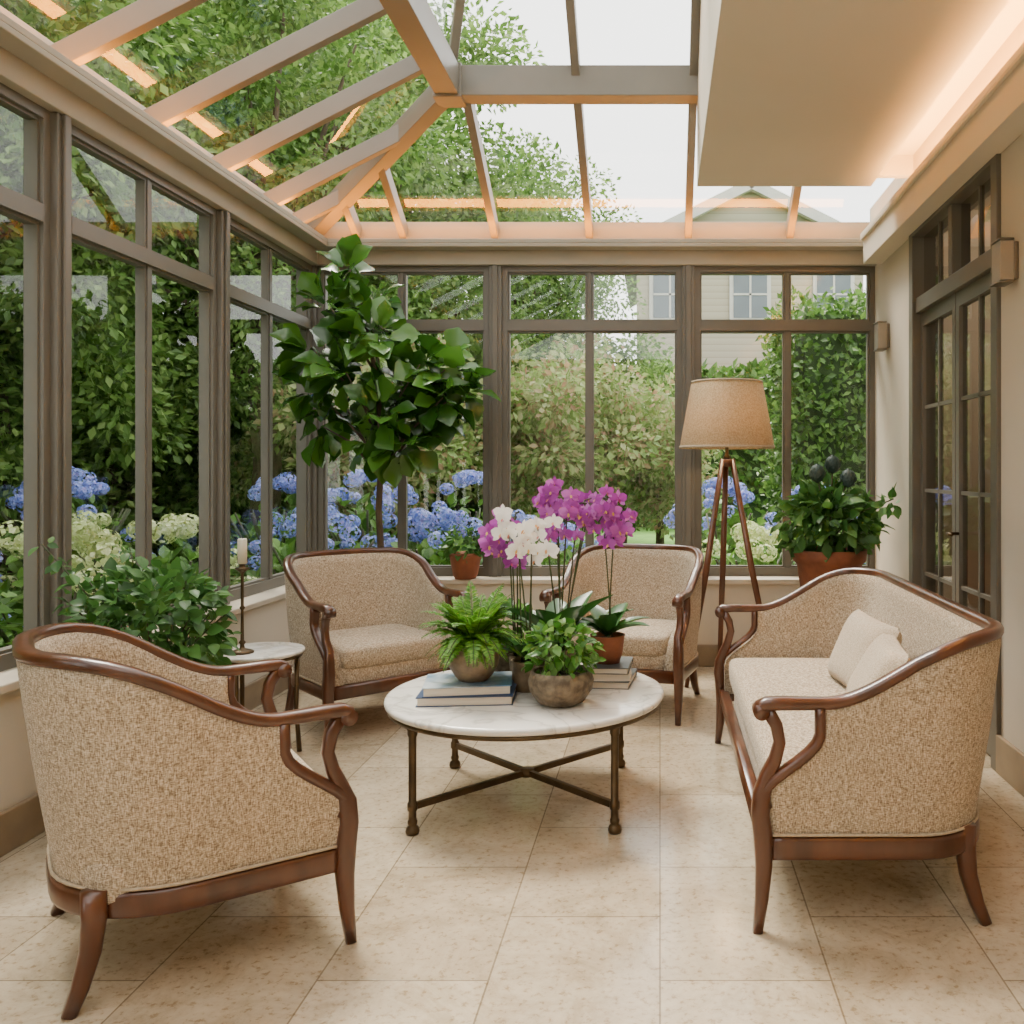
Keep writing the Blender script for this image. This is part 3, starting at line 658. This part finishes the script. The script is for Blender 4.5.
# ------------------------------------------------------------ garden
GZ=-.15
mb=MB(); mb.add([(-60,-20,GZ),(60,-20,GZ),(60,80,GZ),(-60,80,GZ)],[(0,1,2,3)]); mb.obj('ground',[M_grass])
mb=MB(); mb.add([(-9,-4,GZ+.01),(-2.66,-4,GZ+.01),(-2.66,6.6,GZ+.01),(5,6.6,GZ+.01),(5,10.5,GZ+.01),(-9,10.5,GZ+.01)],[(0,1,2,3,4,5)]); mb.obj('garden_bed',[M_mulch])
def clumped(mb,c,r,ncl,nl,cr,size,mat=0,T=LQ,shell=.55):
    d=rdir(ncl); rad=(shell+(1-shell)*rng.random(ncl)**.6)[:,None]; C=d*rad*np.array(r)+np.array(c)
    n=ncl*nl; dd=rdir(n); P=np.repeat(C,nl,0)+dd*(rng.random(n)**.5)[:,None]*cr*np.array([1,1,.7])
    D=dd+rdir(n)*.8; D[:,2]-=.3; Nn=rdir(n)*.8+np.array([0,0,.7])
    mb.inst(T,P,frames(D,Nn),rng.uniform(.6,1.25,n)*size,mat); return C
tm=[]
for k in range(2):
    mb=MB(); mb.tube([(0,0,-.2),(.1,0,1.5),(0,.1,3.0),(.1,0,5)],[.2,.16,.13,.05],1,10,up=(0,1,0))
    C=clumped(mb,(0,0,4.7),(2.0,2.0,2.7),90,400,.66,.095,shell=.3)
    for c in C[::4]: mb.tube([(.05,.05,2.6),(c[0]*.5,c[1]*.5,2.6+(c[2]-2.6)*.6),tuple(c)],[.07,.04,.015],1,6)
    tm.append(mb)
def place(first,name,x,y,s,rz,z=GZ):
    if first.get('me') is None:
        o=first['mb'].obj(name,first['mats']); first['me']=o.data
    else:
        o=bpy.data.objects.new(name,first['me']); COL.objects.link(o)
    o.location=(x,y,z); o.scale=(s,s,s); o.rotation_euler=(0,0,rz); return o
TA={'mb':tm[0],'mats':[L_tree,M_bark]}; TB={'mb':tm[1],'mats':[L_tree,M_bark]}
spots=[(-6.1,4.2,.9),(-6.5,7.6,1.1),(-4.8,10.8,1.05),(-8.5,10.8,1.4),(-4.2,14.6,1.3),(-7.6,16,1.6),(-10,6,1.3),(-9,2,1.2),(-12,15,1.9),(-3.0,19,1.15),(-6.5,.0,1.0),(-9,22,1.9)]
for i,(x,y,s) in enumerate(spots): place(TA if i%2 else TB,'tree',x,y,s,rng.uniform(0,6.28))
mb=MB(); mb.tube([(0,0,0),(.1,0,1),(0,0,2)],[.07,.06,.03],1,8,up=(0,1,0)); clumped(mb,(0,0,1.75),(1.25,1.0,1.1),50,230,.42,.10,shell=.2)
SH={'mb':mb,'mats':[L_tree2,M_bark]}
for x,y,s in ((-1.5,11.8,1.15),(.0,12.8,1.0),(-3.2,10.4,1.05)): place(SH,'flowering_shrub',x,y,s,rng.uniform(0,6))
mb=MB(); mb.tube([(0,0,0),(.1,0,1),(0,0,2.4)],[.08,.07,.03],1,8,up=(0,1,0)); clumped(mb,(0,0,2.1),(1.2,1.2,1.75),70,260,.5,.10,shell=.25)
TS={'mb':mb,'mats':[L_tree,M_bark]}
for x,y,s in ((-6.6,3.0,1.0),(-6.7,5.6,1.1),(-6.3,8.6,1.1),(-7.0,11.5,1.2),(-4.9,12.0,1.05),(-2.6,15.6,1.15),(-.7,16.6,1.05),(-9.8,8.4,1.5),(-10,12.5,1.6),(-6.7,.8,1.0)): place(TS,'tall_shrub',x,y,s,rng.uniform(0,6))
def hedge(name,a,b,n,size,mats=None):
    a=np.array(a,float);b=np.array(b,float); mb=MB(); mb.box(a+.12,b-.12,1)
    c=(a+b)/2; h=(b-a)/2; P=rng.uniform(-1,1,(n,3)); ax=rng.choice([0,0,0,1,2],n) if h[0]<h[1] else rng.choice([1,1,1,0,2],n)
    sg=rng.choice([-1,1],n); P[np.arange(n),ax]=sg; P=P*h+c+rng.normal(size=(n,3))*.10
    P+=np.sin(P[:,[1,2,0]]*2.3+1.0)*.09
    out=np.zeros((n,3)); out[np.arange(n),ax]=sg
    D=out*.7+rdir(n); Nn=out+rdir(n)*.7+np.array([0,0,.4]); mb.inst(LQ,P,frames(D,Nn),rng.uniform(.6,1.2,n)*size,0)
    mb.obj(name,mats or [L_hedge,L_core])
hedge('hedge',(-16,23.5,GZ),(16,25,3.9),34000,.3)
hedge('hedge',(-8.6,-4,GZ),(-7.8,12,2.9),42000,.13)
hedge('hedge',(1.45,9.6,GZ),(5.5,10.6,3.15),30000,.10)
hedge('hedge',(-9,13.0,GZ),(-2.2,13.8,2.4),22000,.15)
def hydrangea(name,c,rx,ry,h,nl,nh,fm,hr=.11):
    mb=MB(); d=rdir(nl); d[:,2]=np.abs(d[:,2])*1.0-.35*(rng.random(nl)); rad=(.6+.4*rng.random(nl)**.5)[:,None]
    P=d*rad*np.array([rx,ry,h*.93]); P[:,2]=np.maximum(P[:,2],.03)
    D=d+rdir(nl)*.8; Nn=d+np.array([0,0,1.])+rdir(nl)*.5
    mb.inst(T_leaf,P,frames(D,Nn),rng.uniform(.7,1.25,nl)*.13,0)
    for i in range(14):
        a=rng.uniform(0,6.28); mb.tube([(0,0,0),(rx*.35*math.cos(a),ry*.35*math.sin(a),h*.5),(rx*.7*math.cos(a),ry*.7*math.sin(a),h*.8)],.01,2,5)
    for i in range(nh):
        a=rng.uniform(0,6.28); el=rng.uniform(.05,1.45); cc=np.array([rx*math.cos(el)*math.cos(a),ry*math.cos(el)*math.sin(a),h*math.sin(el)+.03]); R=hr*rng.uniform(.75,1.2)
        n=100; q=rdir(n); pts=cc+q*R*np.array([1,1,.8]); t=rdir(n)*1.0; D=np.cross(q,t)
        mb.inst(LR,pts-D*.014,frames(D,q),rng.uniform(.8,1.2,n)*.036*(hr/.09),1)
    mb.obj(name,[L_hyd,fm,M_stem],loc=(c[0],c[1],GZ))
for (x,y,h,n) in ((-3.45,5.1,1.15,34),(-3.6,4.0,1.08,32),(-3.6,2.9,1.1,28),(-3.5,6.4,1.1,30),(-3.6,1.6,1.1,16),(.75,7.5,.98,26),(-4.5,7.0,1.1,26)):
    hydrangea('white_hydrangea_bush',(x,y),.62,.6,h,700,n,F_white,.09)
for (x,y,h,n) in ((-2.6,8.0,1.45,44),(-1.75,8.2,1.42,42),(-3.5,8.3,1.40,34),(-5.0,7.6,1.45,32),(-4.9,5.8,1.45,32),(-4.8,4.4,1.42,26),(-4.9,3.0,1.4,18),(.6,8.9,1.36,34),(1.5,8.7,1.30,26),(-1.0,7.7,1.05,16),(-1.8,7.4,1.1,20),(-2.75,7.2,1.15,20)):
    hydrangea('blue_hydrangea_bush',(x,y),.68,.6,h,800,n,F_blue,.078)
root=empty('neighbour_house',(0,0,0)); mb=MB(); y0,y1=27,36; xa,xb_,xm=-.7,6.1,2.7; ze,zp_=8.1,9.8
mb.add([(xa,y0,GZ),(xb_,y0,GZ),(xb_,y0,ze),(xm,y0,zp_),(xa,y0,ze),(xa,y1,GZ),(xb_,y1,GZ),(xb_,y1,ze),(xm,y1,zp_),(xa,y1,ze)],[(0,1,2,3,4),(9,8,7,6,5),(0,4,9,5),(1,6,7,2)],0)
mb.obj('siding_walls',[M_siding],parent=root)
mb=MB(); mb.beam((xa-.4,y0-.4,ze-.2),(xm,y0-.4,zp_+.0),.3,.22,1,up=(0,1,0)); mb.beam((xb_+.4,y0-.4,ze-.2),(xm,y0-.4,zp_+.0),.3,.22,1,up=(0,1,0))
for s,x in ((-1,xa-.5),(1,xb_+.5)):
    mb.add([(x,y0-.5,ze-.2),(xm,y0-.5,zp_+.16),(xm,y1+.4,zp_+.16),(x,y1+.4,ze-.2)],[(0,1,2,3)],0)
mb.obj('gable_roof',[M_roofing,M_white],parent=root)
mb=MB()
for (x,z) in ((.3,6.6),(2.7,6.6),(5.2,6.6),(.6,3.4),(3,3.4)):
    w,h=.5,.7
    mb.box((x-w-.12,y0-.08,z-h-.12),(x+w+.12,y0,z+h+.12),1); mb.box((x-w,y0-.1,z-h),(x+w,y0-.08,z+h),0); mb.box((x-.03,y0-.12,z-h),(x+.03,y0-.1,z+h),1); mb.box((x-w,y0-.12,z-.03),(x+w,y0-.1,z+.03),1)
mb.obj('house_windows',[M_hwin,M_white],parent=root)

# ------------------------------------------------------------ light
w=bpy.data.worlds.new('World'); bpy.context.scene.world=w; w.use_nodes=True
bg=w.node_tree.nodes['Background']; bg.inputs[0].default_value=(1.0,.985,.95,1); bg.inputs[1].default_value=4.2
def sun(name,e,ang,rot,col):
    l=bpy.data.lights.new(name,'SUN'); l.energy=e; l.angle=math.radians(ang); l.color=col; o=bpy.data.objects.new(name,l); COL.objects.link(o); o.rotation_euler=rot
sun('sun',10,22,(math.radians(-25),math.radians(-20),0),(1,.92,.78))

cam=bpy.data.cameras.new('camera'); co=bpy.data.objects.new('camera',cam); COL.objects.link(co)
co.location=(0,0,1.35); co.rotation_euler=(pi/2,0,0); cam.sensor_width=36; cam.lens=900/1024*36
cam.shift_x=-(660-512)/1024; cam.shift_y=-(512-470)/1024; cam.clip_start=.05; cam.clip_end=200
bpy.context.scene.camera=co
